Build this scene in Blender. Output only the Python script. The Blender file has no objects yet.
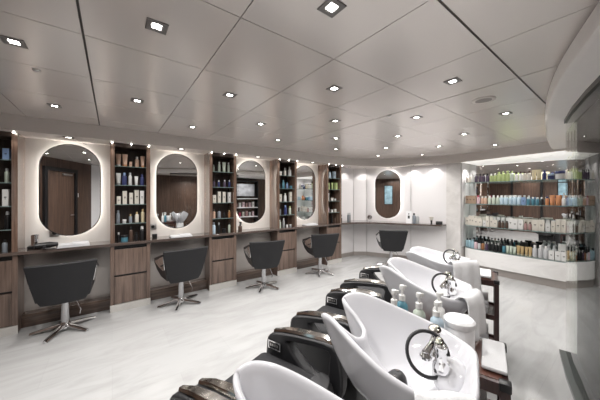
import bpy, bmesh, math, random
from mathutils import Vector, Matrix
random.seed(7)
scn = bpy.context.scene
COL = scn.collection
PI = math.pi
R = math.radians
CAMZ, CEIL, SOF, CT = 1.45, 2.28, 2.12, 0.86

# ------------------------------------------------------------------ materials
MATS = {}
def _bsdf(name):
    m = bpy.data.materials.new(name); m.use_nodes = True
    return m, m.node_tree.nodes, m.node_tree.links, m.node_tree.nodes['Principled BSDF']
def mat(name, col, rough=.5, metal=0., coat=0., spec=.5, noise=0., nscale=20., bump=0., bscale=200., aniso=0.):
    if name in MATS: return MATS[name]
    m, N, L, b = _bsdf(name)
    b.inputs['Base Color'].default_value = (*col, 1)
    b.inputs['Roughness'].default_value = rough
    b.inputs['Metallic'].default_value = metal
    b.inputs['Coat Weight'].default_value = coat
    b.inputs['Coat Roughness'].default_value = .06
    b.inputs['Specular IOR Level'].default_value = spec
    if aniso: b.inputs['Anisotropic'].default_value = aniso
    tc = N.new('ShaderNodeTexCoord')
    nz = N.new('ShaderNodeTexNoise'); nz.inputs['Scale'].default_value = nscale; nz.inputs['Detail'].default_value = 4
    L.new(tc.outputs['Object'], nz.inputs['Vector'])
    mx = N.new('ShaderNodeMix'); mx.data_type = 'RGBA'
    k = noise if noise else .03
    mx.inputs[6].default_value = (*[c*(1-k) for c in col], 1)
    mx.inputs[7].default_value = (*[min(1, c*(1+k)) for c in col], 1)
    L.new(nz.outputs['Fac'], mx.inputs[0]); L.new(mx.outputs[2], b.inputs['Base Color'])
    if bump:
        n2 = N.new('ShaderNodeTexNoise'); n2.inputs['Scale'].default_value = bscale; n2.inputs['Detail'].default_value = 3
        L.new(tc.outputs['Object'], n2.inputs['Vector'])
        bp = N.new('ShaderNodeBump'); bp.inputs['Strength'].default_value = bump; bp.inputs['Distance'].default_value = .004
        L.new(n2.outputs['Fac'], bp.inputs['Height']); L.new(bp.outputs['Normal'], b.inputs['Normal'])
    MATS[name] = m
    return m
def wood(name, c0, c1, rough=.35, coat=.3, axis='z', s=1.):
    m, N, L, b = _bsdf(name)
    tc = N.new('ShaderNodeTexCoord'); mp = N.new('ShaderNodeMapping')
    sc = {'z': (34*s, 34*s, 1.6*s), 'x': (1.6*s, 34*s, 34*s), 'y': (34*s, 1.6*s, 34*s)}[axis]
    mp.inputs['Scale'].default_value = sc
    L.new(tc.outputs['Object'], mp.inputs['Vector'])
    nz = N.new('ShaderNodeTexNoise'); nz.inputs['Scale'].default_value = 1; nz.inputs['Detail'].default_value = 6; nz.inputs['Roughness'].default_value = .65
    L.new(mp.outputs['Vector'], nz.inputs['Vector'])
    cr = N.new('ShaderNodeValToRGB')
    cr.color_ramp.elements[0].position = .33; cr.color_ramp.elements[0].color = (*c0, 1)
    cr.color_ramp.elements[1].position = .68; cr.color_ramp.elements[1].color = (*c1, 1)
    L.new(nz.outputs['Fac'], cr.inputs['Fac']); L.new(cr.outputs['Color'], b.inputs['Base Color'])
    b.inputs['Roughness'].default_value = rough
    b.inputs['Coat Weight'].default_value = coat; b.inputs['Coat Roughness'].default_value = .08
    MATS[name] = m
    return m
def emit(name, col, st):
    m, N, L, b = _bsdf(name)
    b.inputs['Base Color'].default_value = (*col, 1)
    b.inputs['Emission Color'].default_value = (*col, 1)
    b.inputs['Emission Strength'].default_value = st
    MATS[name] = m
    return m
def glass(name, tint, gloss=.10, edge=False):
    m = bpy.data.materials.new(name); m.use_nodes = True
    N, L = m.node_tree.nodes, m.node_tree.links
    N.remove(N['Principled BSDF'])
    out = N['Material Output']
    tr = N.new('ShaderNodeBsdfTransparent'); tr.inputs['Color'].default_value = (*tint, 1)
    gl = N.new('ShaderNodeBsdfGlossy'); gl.inputs['Roughness'].default_value = .02
    gl.inputs['Color'].default_value = (.93, .94, .935, 1)
    fr = N.new('ShaderNodeFresnel'); fr.inputs['IOR'].default_value = 1.3
    mx = N.new('ShaderNodeMixShader')
    L.new(fr.outputs['Fac'], mx.inputs['Fac']); L.new(tr.outputs[0], mx.inputs[1]); L.new(gl.outputs[0], mx.inputs[2])
    L.new(mx.outputs[0], out.inputs['Surface'])
    MATS[name] = m
    return m
def marble(name, base, vein, rough, scale, contrast=(.42, .62), stretch=(1, 1, 1)):
    m, N, L, b = _bsdf(name)
    tc = N.new('ShaderNodeTexCoord'); mp = N.new('ShaderNodeMapping')
    mp.inputs['Scale'].default_value = stretch; mp.inputs['Rotation'].default_value = (0, 0, R(-24))
    L.new(tc.outputs['Object'], mp.inputs['Vector'])
    nz = N.new('ShaderNodeTexNoise'); nz.inputs['Scale'].default_value = scale; nz.inputs['Detail'].default_value = 9
    nz.inputs['Roughness'].default_value = .62; nz.inputs['Distortion'].default_value = 1.1
    L.new(mp.outputs['Vector'], nz.inputs['Vector'])
    cr = N.new('ShaderNodeValToRGB')
    cr.color_ramp.elements[0].position = contrast[0]; cr.color_ramp.elements[0].color = (*vein, 1)
    cr.color_ramp.elements[1].position = contrast[1]; cr.color_ramp.elements[1].color = (*base, 1)
    L.new(nz.outputs['Fac'], cr.inputs['Fac'])
    L.new(cr.outputs['Color'], b.inputs['Base Color'])
    b.inputs['Roughness'].default_value = rough
    MATS[name] = m
    return m, N, L, b, cr

WOOD = wood('walnut', (.085, .058, .046), (.23, .16, .128), .33, .25)
WOODSIDE = wood('walnut gloss', (.10, .062, .046), (.25, .165, .125), .12, 1.)
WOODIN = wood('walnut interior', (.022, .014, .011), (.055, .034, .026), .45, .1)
WOODH = wood('walnut horizontal', (.05, .034, .028), (.14, .097, .076), .25, .6, 'x')
WOODWALL = wood('wall veneer', (.05, .03, .022), (.13, .078, .056), .4, .2)
DARKWOOD = wood('dark stained frame', (.022, .009, .008), (.06, .026, .022), .3, .4)
REDWOOD = wood('reddish table top', (.07, .028, .02), (.15, .062, .044), .3, .4, 'x')
COUNTER = wood('counter gloss', (.07, .052, .046), (.14, .108, .094), .12, .8, 'x', .6)
MIRROR = mat('mirror silver', (.86, .87, .87), .0, 1.)
CHROME = mat('chrome', (.82, .82, .83), .09, 1.)
DCHROME = mat('dark chrome', (.55, .53, .50), .14, 1.)
STEEL = mat('brushed steel', (.62, .61, .60), .3, 1.)
BLACK = mat('black leatherette', (.017, .017, .019), .38, bump=.12, bscale=400)
CHAR = mat('charcoal upholstery', (.019, .019, .021), .6, spec=.3, bump=.15, bscale=350)
BLKPL = mat('black plastic', (.012, .012, .013), .3)
RUBBER = mat('black rubber', (.016, .016, .018), .42)
CERAM = mat('white ceramic', (.66, .66, .69), .07, coat=.6, noise=.005)
WPLAST = mat('white plastic', (.82, .82, .83), .3)
WGLOSS = marble('white plinth marble', (.84, .83, .82), (.70, .685, .67), .12, 2.5, (.4, .6), (1, .3, 1))[0]
TOWEL = mat('white terry', (.72, .72, .73), .95, bump=.7, bscale=260, noise=.03, nscale=120)
WALLC = mat('cream wall panel', (.75, .72, .685), .55, noise=.02, nscale=3)
WALLW = mat('white wall panel', (.78, .76, .765), .5, noise=.02, nscale=3)
TAUPE = mat('taupe metallic panel', (.40, .37, .35), .3, .35)
PANELM = marble('grey stone panel', (.70, .68, .665), (.60, .58, .565), .22, 3.)[0]
CEILM = mat('satin ceiling panel', (.82, .77, .735), .24, .36, noise=.02, nscale=2)
GAPM = mat('dark ceiling joint', (.07, .063, .058), .7)
SOFM = mat('soffit paint', (.70, .65, .615), .38, .1)
BULK = mat('bulkhead paint', (.80, .76, .73), .35)
SKIRT = mat('stone skirting', (.33, .30, .28), .3)
GLASSM = glass('shelf glass', (.93, .96, .95))
GEDGE = mat('glass edge green', (.20, .27, .26), .12, coat=.5)
PANE = glass('partition glass', (.93, .925, .915))
BRONZE = mat('dark bronze rail', (.05, .042, .036), .35, .6)
LENS = emit('lamp lens', (1, .97, .93), 26.)
LENS2 = emit('spot lens', (1, .95, .88), 30.)
HALO = emit('led strip', (1, .96, .90), 15.)
SOFGLOW = emit('display soffit glow', (1, .965, .92), .6)  # glow put into the soffit underside in place of light bounced from the shelves

# floor: marble tiles
def floor_mat():
    m, N, L, b, cr = marble('marble floor', (.465, .465, .465), (.40, .399, .397), .14, 2.6, (.34, .58), (.5, 2.2, 1))
    tc = N.new('ShaderNodeTexCoord')
    br = N.new('ShaderNodeTexBrick'); br.offset = .5
    br.inputs['Scale'].default_value = 1; br.inputs['Brick Width'].default_value = .9; br.inputs['Row Height'].default_value = .45
    br.inputs['Mortar Size'].default_value = .0016
    br.inputs['Color1'].default_value = (.95, .95, .95, 1); br.inputs['Color2'].default_value = (1, 1, 1, 1)
    br.inputs['Mortar'].default_value = (.90, .9, .9, 1)
    L.new(tc.outputs['Object'], br.inputs['Vector'])
    mx = N.new('ShaderNodeMix'); mx.data_type = 'RGBA'; mx.blend_type = 'MULTIPLY'; mx.inputs[0].default_value = 1
    L.new(cr.outputs['Color'], mx.inputs[6]); L.new(br.outputs['Color'], mx.inputs[7])
    L.new(mx.outputs[2], b.inputs['Base Color'])
    return m
FLOORM = floor_mat()

# ------------------------------------------------------------------ mesh helpers
class MB:
    def __init__(s): s.v, s.f, s.m = [], [], []
    def add(s, vs, fs, mi=0, M=None):
        o = len(s.v)
        s.v += [tuple(M @ Vector(v)) if M else tuple(v) for v in vs]
        s.f += [tuple(i+o for i in f) for f in fs]; s.m += [mi]*len(fs)
        return s
    def box(s, x0, x1, y0, y1, z0, z1, mi=0, M=None):
        vs = [(x0,y0,z0),(x1,y0,z0),(x1,y1,z0),(x0,y1,z0),(x0,y0,z1),(x1,y0,z1),(x1,y1,z1),(x0,y1,z1)]
        return s.add(vs, [(0,3,2,1),(4,5,6,7),(0,1,5,4),(1,2,6,5),(2,3,7,6),(3,0,4,7)], mi, M)
    def rbox(s, x0, x1, y0, y1, z0, z1, r=.01, seg=2, mi=0, M=None):
        bm = bmesh.new()
        bmesh.ops.create_cube(bm, size=1)
        for v in bm.verts:
            v.co = Vector(((x0+x1)/2+v.co.x*(x1-x0), (y0+y1)/2+v.co.y*(y1-y0), (z0+z1)/2+v.co.z*(z1-z0)))
        bmesh.ops.bevel(bm, geom=bm.edges[:], offset=r, segments=seg, affect='EDGES', profile=.5)
        bm.verts.index_update()
        s.add([v.co[:] for v in bm.verts], [[v.index for v in f.verts] for f in bm.faces], mi, M)
        bm.free(); return s
    def lathe(s, prof, n=20, c=(0,0,0), mi=0, M=None, sy=1.):
        vs, fs = [], []
        for r, z in prof:
            for k in range(n):
                a = 2*PI*k/n
                vs.append((c[0]+r*math.cos(a), c[1]+r*sy*math.sin(a), c[2]+z))
        for i in range(len(prof)-1):
            for k in range(n):
                k2 = (k+1) % n
                fs.append((i*n+k, i*n+k2, (i+1)*n+k2, (i+1)*n+k))
        fs.append(tuple(range(n-1, -1, -1))); L = (len(prof)-1)*n
        fs.append(tuple(range(L, L+n)))
        return s.add(vs, fs, mi, M)
    def loft(s, rings, cap=True, closed=True, mi=0, M=None):
        n = len(rings[0]); vs = [p for r in rings for p in r]; fs = []
        for i in range(len(rings)-1):
            for k in range(n if closed else n-1):
                k2 = (k+1) % n
                fs.append((i*n+k, i*n+k2, (i+1)*n+k2, (i+1)*n+k))
        if cap:
            fs.append(tuple(range(n-1, -1, -1))); L = (len(rings)-1)*n
            fs.append(tuple(range(L, L+n)))
        return s.add(vs, fs, mi, M)
    def tube(s, pts, r, n=10, mi=0, M=None, closed=False):
        P = [Vector(p) for p in pts]; rings = []
        rad = r if isinstance(r, (list, tuple)) else [r]*len(P)
        up = Vector((0,0,1)); prev = None
        for i, p in enumerate(P):
            t = (P[(i+1) % len(P)]-P[i-1]) if closed else (P[min(i+1, len(P)-1)]-P[max(i-1, 0)])
            t.normalize()
            if prev is None:
                a = t.cross(up)
                if a.length < 1e-3: a = t.cross(Vector((1,0,0)))
            else: a = prev-t*prev.dot(t)
            a.normalize(); prev = a; b = t.cross(a)
            rings.append([tuple(p+(a*math.cos(2*PI*k/n)+b*math.sin(2*PI*k/n))*rad[i]) for k in range(n)])
        if closed: rings.append(rings[0])
        return s.loft(rings, cap=not closed, mi=mi, M=M)
    def prism(s, poly, z0, z1, mi=0, M=None):
        n = len(poly)
        return s.loft([[(x,y,z0) for x,y in poly], [(x,y,z1) for x,y in poly]], mi=mi, M=M)
    def ell(s, c, r, mi=0, M=None, n=16, k=10):
        prof = [(max(1e-4, math.sin(PI*i/k)), -math.cos(PI*i/k)) for i in range(k+1)]
        T = Matrix.Translation(c) @ Matrix.Diagonal((r[0], r[1], r[2], 1))
        return s.lathe(prof, n, mi=mi, M=(M @ T) if M else T)
    def frame(s, outer, inner, y0, y1, mi=0, M=None):
        # prism with a hole; outer/inner are equal-length lists of (y,z); extruded along x from y0 to y1
        n = len(outer)
        vs = [(y0,a,b) for a,b in outer]+[(y0,a,b) for a,b in inner]+[(y1,a,b) for a,b in outer]+[(y1,a,b) for a,b in inner]
        fs = []
        for k in range(n):
            q = (k+1) % n
            fs += [(k, n+k, n+q, q), (2*n+k, 2*n+q, 3*n+q, 3*n+k), (k, q, 2*n+q, 2*n+k), (n+k, 3*n+k, 3*n+q, n+q)]
        return s.add(vs, fs, mi, M)
    def mesh(s, name, mats, smooth=True, ang=40):
        me = bpy.data.meshes.new(name); me.from_pydata(s.v, [], s.f)
        for m in (mats if isinstance(mats, (list, tuple)) else [mats]): me.materials.append(m)
        me.polygons.foreach_set('material_index', s.m)
        bm = bmesh.new(); bm.from_mesh(me); bmesh.ops.recalc_face_normals(bm, faces=bm.faces)
        for e in bm.edges:
            if len(e.link_faces) == 2: e.smooth = e.calc_face_angle(0) < R(ang)
        for f in bm.faces: f.smooth = smooth
        bm.to_mesh(me); bm.free(); me.update()
        return me
    def build(s, name, mats, parent=None, smooth=True, ang=40, sub=0, bev=0.):
        o = link(name, s.mesh(name, mats, smooth, ang), parent)
        if bev:
            b = o.modifiers.new('Bevel', 'BEVEL'); b.width = bev; b.segments = 2; b.limit_method = 'ANGLE'; b.angle_limit = R(50)
        if sub:
            d = o.modifiers.new('Subdivision', 'SUBSURF'); d.levels = d.render_levels = sub
        return o
def link(name, data, parent=None):
    o = bpy.data.objects.new(name, data); COL.objects.link(o)
    if parent: o.parent = parent
    return o
def tag(o, label=None, cat=None, group=None, kind=None):
    if label: o['label'] = label
    if cat: o['category'] = cat
    if group: o['group'] = group
    if kind: o['kind'] = kind
    return o
def empty(name, loc, rz=0, label=None, cat=None, group=None):
    o = bpy.data.objects.new(name, None); COL.objects.link(o); o.empty_display_size = .05
    o.location = loc; o.rotation_euler = (0, 0, rz)
    return tag(o, label, cat, group)
def struct(name, mb, mats, parent=None, **k):
    o = mb.build(name, mats, parent, **k)
    if not parent: o['kind'] = 'structure'
    return o
def copy_tree(o, parent=None):
    c = o.copy(); COL.objects.link(c)
    if parent: c.parent = parent
    for ch in list(o.children): copy_tree(ch, c)
    return c
def catmull(P, n, closed=False):
    out = []; m = len(P); P = [Vector(p) for p in P]
    rng = m if closed else m-1
    for i in range(rng):
        g = (lambda j: P[j % m]) if closed else (lambda j: P[max(0, min(m-1, j))])
        a, b, c, d = g(i-1), g(i), g(i+1), g(i+2)
        for k in range(n):
            t = k/n
            out.append(tuple(.5*((2*b)+(c-a)*t+(2*a-5*b+4*c-d)*t*t+(3*b-a-3*c+d)*t**3)))
    if not closed: out.append(tuple(P[-1]))
    return out

# ------------------------------------------------------------------ setting
WY = 4.2                        # mirror wall plane
DIAG = [(-1.35, 1.35), (-.45, -.45), (.7, -1.2)]
ALC = [(4.04, WY), (4.75, WY), (5.0, 4.0), (5.42, 3.1), (5.65, 2.43)]
b = MB(); b.box(-1.5, 6.2, -1.4, 4.4, -.05, 0)
struct('floor', b, FLOORM, smooth=False)

def wall(name, pts, z0, z1, m, t=.06, side=1):
    b = MB()
    for (x0, y0), (x1, y1) in zip(pts, pts[1:]):
        d = Vector((x1-x0, y1-y0)).normalized(); n = Vector((-d.y, d.x))*t*side
        b.prism([(x0,y0), (x1,y1), (x1+n.x,y1+n.y), (x0+n.x,y0+n.y)], z0, z1)
    return struct(name, b, m, smooth=False)
wall('wall_back', [(-1.41, WY), (4.04, WY)], 0, CEIL, WALLC)
wall('wall_corner', ALC, 0, CEIL, WALLW)
wall('wall_left', [(-1.35, 1.35), (-1.35, WY)], 0, CEIL, WOODWALL)
wall('wall_door', [DIAG[1], DIAG[0]], 0, CEIL, WOODWALL)
wall('wall_camera', [(.7, -1.2), (-.45, -.45)], 0, CEIL, WALLW)
wall('wall_front', [(6.1, -1.2), (.7, -1.2)], 0, CEIL, WOODWALL)
wall('wall_right', [(6.06, 2.2), (6.06, -1.2)], 0, CEIL, WALLW)
# vertical joint strips of the corner panels
b = MB()
for (x, y) in ALC[1:4]:
    b.lathe([(.006, 0), (.006, 2.1)], 8, (x-.002, y-.002, 0))
struct('trim_1', b, STEEL)
# stone pilaster left of the display, and one at its far end
b = MB(); b.box(5.62, 6.06, 2.16, 2.43, 0, CEIL)
struct('wall_pilaster', b, PANELM, smooth=False)
b = MB(); b.box(5.62, 6.06, .10, .44, 0, CEIL); 
struct('wall_end', b, PANELM, smooth=False)
b = MB(); b.box(5.60, 6.06, -1.2, .10, 0, CEIL)
struct('wall_corridor', b, PANELM, smooth=False)
# knee wall under the counter + wooden toe ledge
b = MB(); b.box(-1.35, 4.04, WY-.03, WY, 0, CT-.04)
struct('wall_knee', b, TAUPE, smooth=False)
b = MB(); b.rbox(-1.35, 4.04, WY-.16, WY-.03, 0, .14, .006)
struct('baseboard_back', b, WOODH)
b = MB()
for (x0, y0), (x1, y1) in zip(ALC, ALC[1:]):
    d = Vector((x1-x0, y1-y0)).normalized(); n = Vector((d.y, -d.x))*.015
    b.prism([(x0,y0), (x1,y1), (x1+n.x,y1+n.y), (x0+n.x,y0+n.y)], 0, .09)
struct('baseboard_corner', b, SKIRT, smooth=False)

# ceiling of square satin panels with dark joints
TX = [-.12+.6*i for i in range(-3, 12)]
TY = [.51+.6*j for j in range(-4, 8)]
b = MB(); b.box(-1.5, 6.2, -1.4, 4.4, CEIL+.012, CEIL+.06, 1)
HX, HY = {-.12, 2.28}, {.51}
def heavy(v, S): return any(abs(v-q) < .01 for q in S)
for i in range(len(TX)-1):
    for j in range(len(TY)-1):
        x0, x1, y0, y1 = TX[i], TX[i+1], TY[j], TY[j+1]
        g = lambda v, S: .0055 if heavy(v, S) else .0022
        xa, xb, ya, yb = x0+g(x0, HX), x1-g(x1, HX), y0+g(y0, HY), y1-g(y1, HY)
        if xa > 6.15 or ya > 4.3 or xb < -1.5 or yb < -1.4: continue
        b.box(xa, min(xb, 6.15), ya, min(yb, 4.35), CEIL, CEIL+.014, 0)
struct('ceiling', b, [CEILM, GAPM], smooth=False)

# dropped soffit above the mirror wall, curving round the corner and along the display
front = catmull([(-1.35, 3.80), (1.5, 3.80), (3.6, 3.80), (4.35, 3.76), (4.85, 3.52), (5.22, 3.05), (5.48, 2.5), (5.555, 2.1), (5.47, 1.5), (5.37, .9), (5.34, .5), (5.34, -.2), (5.34, -1.2)], 6)
front = [(p[0], p[1]) for p in [Vector(q) for q in front]] if len(front[0]) == 2 else [(q[0], q[1]) for q in front]
b = MB(); b.prism(front+[(6.15, -1.2), (6.15, 4.35), (-1.35, 4.35)], SOF, CEIL-.001)
struct('trim_2', b, SOFM, ang=25)
# bulkhead over the glass partition
bo = catmull([(.75, -.2), (1.2, -.06), (1.63, .11), (2.3, .33), (3.12, .51), (4.2, .68), (4.9, .77), (5.33, .81)], 6)
b = MB()
back = [(5.33, -1.2), (.75, -1.2)]
rings = []
for off, z in ((.03, CEIL-.001), (.0, CEIL-.03), (.0, SOF+.07), (.008, SOF+.045), (.03, SOF+.03)):
    rings.append([(x+off*.25, y-off, z) for x, y in [(q[0], q[1]) for q in bo]]+[(x, y, z) for x, y in back])
b.loft(rings)
struct('trim_3', b, BULK, ang=35)

# glass partition
gl = [(3.33, .44), (2.9, .345), (2.5, .235), (2.1, .11), (1.75, -.02), (1.4, -.17)]
gp = empty('glass_partition', (3.33, .44, 0), 0, 'curved clear glass partition with dark top rail below white bulkhead, beside display wall', 'partition')
def strip(pts, t, z0, z1):
    b = MB(); P = [Vector(p) for p in pts]; A, B = [], []
    for i, p in enumerate(P):
        d = (P[min(i+1, len(P)-1)]-P[max(i-1, 0)]).normalized(); n = Vector((-d.y, d.x))*t/2
        A.append(tuple(p+n-P[0])); B.append(tuple(p-n-P[0]))
    return b.prism(A+B[::-1], z0, z1)
gl2 = [(x+.01, y-.035) for x, y in gl]
strip(gl2, .012, .03, 2.13).build('glass_pane', PANE, gp).location = (.01, -.035, 0)
strip([(x+.005, y-.015) for x, y in gl], .055, 0, .03).build('floor_rail', mat('grey green rail', (.16, .17, .165), .2, .4), gp).location = (.005, -.015, 0)
strip(gl2, .034, 2.115, 2.15).build('top_rail', BRONZE, gp).location = (.01, -.035, 0)

# doors / switch / picture on the walls behind the camera, seen in the mirrors
dd = Vector((.45, -.9)).normalized(); dn = Vector((.894, .447))
def onwall(s, off): p = Vector((-1.35, 1.35))+dd*s+dn*off; return (p.x, p.y)
ang = math.atan2(dd.y, dd.x)
d1 = empty('door_1', (*onwall(.92, .0), 0), ang); d1['kind'] = 'structure'
b = MB(); b.box(-.41, .41, .0, .02, 0, 2.0); b.build('door_leaf', WOODWALL, d1, smooth=False)
b = MB(); b.box(-.49, -.41, 0, .05, 0, 2.08); b.box(.41, .49, 0, .05, 0, 2.08); b.box(-.49, .49, 0, .05, 2.0, 2.08)
b.build('door_frame', BLKPL, d1, smooth=False)
b = MB(); b.rbox(.02, .30, .02, .06, 1.92, 1.96, .005); b.build('door_closer', STEEL, d1)
b = MB(); b.tube([(.34, .02, 1.0), (.34, .06, 1.0), (.24, .06, 1.0)], .009); b.build('door_handle', STEEL, d1)
ls = empty('light_switch', (*onwall(1.475, .0), 1.42), ang, 'small white light switch on wood wall, reflected in first mirror', 'switch')
b = MB(); b.rbox(-.03, .03, 0, .01, 0, .10, .003); b.build('switch_plate', WPLAST, ls)
b = MB(); b.rbox(-.012, .012, .01, .016, .03, .07, .002); b.build('rocker', WPLAST, ls)
d2 = empty('door_2', (-1.35, 2.75, 0), R(-90)); d2['kind'] = 'structure'
b = MB(); b.box(-.42, .42, 0, .02, 0, 2.0); b.build('door_leaf', WOODWALL, d2, smooth=False)
b = MB(); b.box(-.49, -.42, 0, .05, 0, 2.07); b.box(.42, .49, 0, .05, 0, 2.07); b.box(-.49, .49, 0, .05, 2.0, 2.07)
b.build('door_frame', BLKPL, d2, smooth=False)
pic = empty('framed_picture', (-1.35, 1.66, 1.05), R(-90), 'blue and white framed picture on wood wall, reflected in the end mirror', 'picture')
b = MB(); b.box(-.19, .19, 0, .012, 0, .9)
mp = mat('blue abstract print', (.32, .48, .60), .4, noise=.8, nscale=5)
b.build('print', mp, pic, smooth=False)
b = MB(); b.frame([(-.2,-.01),(.2,-.01),(.2,.91),(-.2,.91)], [(-.18,.01),(.18,.01),(.18,.89),(-.18,.89)], 0, .02, M=Matrix(((0,1,0,0),(1,0,0,0),(0,0,1,0),(0,0,0,1))))
b.build('picture_frame', BLKPL, pic, smooth=False)

# ------------------------------------------------------------------ lamps
def area(name, loc, size, watt, col=(1, .975, .945), spread=150, parent=None):
    l = bpy.data.lights.new(name, 'AREA'); l.shape = 'SQUARE'; l.size = size; l.energy = watt; l.color = col; l.spread = R(spread)
    o = link(name, l, parent); o.location = loc
    return o
def spot(name, loc, watt, deg, blend=.6, col=(1, .965, .925), parent=None, r=.015):
    l = bpy.data.lights.new(name, 'SPOT'); l.energy = watt; l.spot_size = R(deg); l.spot_blend = blend; l.color = col; l.shadow_soft_size = r
    o = link(name, l, parent); o.location = loc
    return o
DLF = mat('grey lamp frame', (.20, .19, .185), .35, .5)
def make_downlight():
    root = empty('ceiling_downlight', (0, 0, CEIL))
    b = MB()
    o_, i_ = .046, .019
    ring = lambda s, z: [(-s,-s,z),(s,-s,z),(s,s,z),(-s,s,z)]
    b.loft([ring(o_, 0), ring(o_, -.004), ring(o_-.004, -.006), ring(i_+.008, -.006), ring(i_, -.001)], cap=False)
    b.build('trim_frame', DLF, root, smooth=False)
    b = MB(); b.box(-i_, i_, -i_, i_, -.0028, -.0005); b.build('lens', LENS, root, smooth=False)
    return root
WHERE = {}
dl = make_downlight()
first = True; n_dl = 0
rows = 'first second third fourth fifth sixth seventh eighth ninth tenth'.split()
FULL = lambda i: i
def ordn(n):
    base = ['zeroth','first','second','third','fourth','fifth','sixth','seventh','eighth','ninth','tenth','eleventh','twelfth','thirteenth','fourteenth','fifteenth','sixteenth','seventeenth','eighteenth','nineteenth','twentieth']
    if n <= 20: return base[n]
    return ('twenty-' if n < 30 else 'thirty-')+base[n % 10] if n % 10 else 'thirtieth'
for j in range(-2, 5):
    line = [i for i in range(-2, 10) if (i+j) % 2]
    for i in line:
        x, y = .175+.6*i, .81+.6*j
        if x > 5.2 or x < -1.2 or y > 3.5 or (x < -.3 and y < .6): continue
        if y < .33+.25*(x-2.3)-.02 and x > .7: continue     # under the bulkhead
        if j < 0 and x > .7: continue
        if x > 4.9 and y > 2.9: continue
        o = dl if first else copy_tree(dl); first = False
        o.location = (x, y, CEIL)
        o['category'] = 'downlight'; o['group'] = 'square ceiling downlights'
        WHERE[(i, j)] = o
        n_dl += 1
        area('downlight_lamp', (0, 0, -.0065), .036, 3.7, parent=o)
for j in sorted({k[1] for k in WHERE}):
    ks = sorted(k for k in WHERE if k[1] == j)
    for n, k in enumerate(ks):
        WHERE[k]['label'] = 'square recessed downlight, %s along the %s ceiling row counted from the mirror wall' % (ordn(n+1), ordn(5-j))

spk = empty('ceiling_speaker', (2.575, .81, CEIL), 0, 'round flush speaker grille in ceiling panel near the glass partition', 'speaker')
b = MB(); b.lathe([(.085, 0), (.085, -.004), (.078, -.007)], 32); b.build('speaker_rim', SOFM, spk)
b = MB(); b.lathe([(.077, -.004), (.077, -.0062), (.02, -.009)], 32); b.build('speaker_grille', mat('speaker mesh', (.33, .3, .28), .6, .3), spk)
for nm, (x, y), lb in (('smoke_detector', (-.40, 2.37), 'tiny round sensor in ceiling above the second tower'), ('smoke_detector', (2.3, 1.55), 'tiny round sensor in ceiling near the middle of the room')):
    b = MB(); b.lathe([(.02, 0), (.02, -.006), (.012, -.012)], 16, (0, 0, 0))
    o = b.build(nm, STEEL); o.location = (x, y, CEIL); tag(o, lb, 'sensor', None)

# soffit spots
def make_spot():
    root = empty('soffit_spotlight', (0, 0, SOF))
    b = MB(); b.lathe([(.024, 0), (.024, -.006), (.017, -.008), (.015, -.002)], 20); b.build('spot_ring', CHROME, root)
    b = MB(); b.lathe([(.0145, -.001), (.0145, -.008), (.012, -.014), (.006, -.018)], 16); b.build('spot_lens', LENS2, root)
    return root
sp0 = make_spot(); sp0_used = [False]
LENS3 = emit('recessed spot lens', (1, .95, .88), 6.)
def make_recessed():
    root = empty('soffit_spotlight', (0, 0, SOF))
    b = MB(); b.lathe([(.026, 0), (.026, -.004), (.024, -.006), (.016, -.004), (.014, -.001)], 20); b.build('spot_ring', DLF, root)
    b = MB(); b.lathe([(.0135, -.0005), (.0135, -.002)], 16); b.build('spot_lens', LENS3, root)
    return root
sp1 = make_recessed(); sp1_used = [False]
def place_spot(x, y, label, group, watt, deg, size=1., flush=False):
    p, u = (sp1, sp1_used) if flush else (sp0, sp0_used)
    o = copy_tree(p) if u[0] else p
    u[0] = True
    o.location = (x, y, SOF); o.scale = (size, size, 1)
    tag(o, label, 'spotlight', group)
    spot('spot_lamp', (0, 0, -.022), watt, deg, parent=o)
    return o

# ------------------------------------------------------------------ mirrors
def stadium(w, h, n=20, inset=0.):
    r = w/2-inset; pts = []
    for k in range(n+1):
        a = PI*k/n; pts.append((r*math.cos(a), h/2-w/2+r*math.sin(a)))
    for k in range(n+1):
        a = PI+PI*k/n; pts.append((r*math.cos(a), -h/2+w/2+r*math.sin(a)))
    return pts
def make_mirror():
    root = empty('backlit_mirror', (0, 0, 0))          # local -y faces the room, wall at y = 0
    st = stadium(.55, 1.105)
    b = MB(); b.loft([[(x, -.040, z) for x, z in st], [(x, -.044, z) for x, z in stadium(.55, 1.105, inset=.001)]])
    b.build('mirror_glass', MIRROR, root, smooth=False)
    b = MB()
    o_, i_ = stadium(.566, 1.121), stadium(.55, 1.105)
    b.loft([[(x, -.034, z) for x, z in i_], [(x, -.034, z) for x, z in o_], [(x, -.047, z) for x, z in o_], [(x, -.047, z) for x, z in i_], [(x, -.034, z) for x, z in i_]], cap=False)
    b.build('mirror_rim', BLKPL, root)
    b = MB(); s2 = stadium(.48, 1.035); b.loft([[(x, -.001, z) for x, z in s2], [(x, -.033, z) for x, z in s2]], cap=True)
    b.build('back_box', WPLAST, root)
    b = MB(); s3 = stadium(.51, 1.065); s4 = stadium(.482, 1.037)
    b.loft([[(x, -.010, z) for x, z in s4], [(x, -.010, z) for x, z in s3], [(x, -.028, z) for x, z in s3], [(x, -.028, z) for x, z in s4], [(x, -.010, z) for x, z in s4]], cap=False)
    b.build('light_strip', HALO, root)
    return root
mir = make_mirror()
MX = [-.40, .79, 2.00, 3.21]
for n, x in enumerate(MX):
    o = mir if n == 0 else copy_tree(mir)
    o.location = (x, WY, 1.524)
    tag(o, 'oblong backlit mirror with glowing rim, %s from left along the tower wall' % ordn(n+1), 'mirror', 'backlit mirrors')
o = copy_tree(mir); c = Vector((5.0, 4.0)).lerp(Vector((5.42, 3.1)), .5)
o.location = (c.x, c.y, 1.49); o.rotation_euler = (0, 0, math.atan2(-.9, .42))
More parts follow.
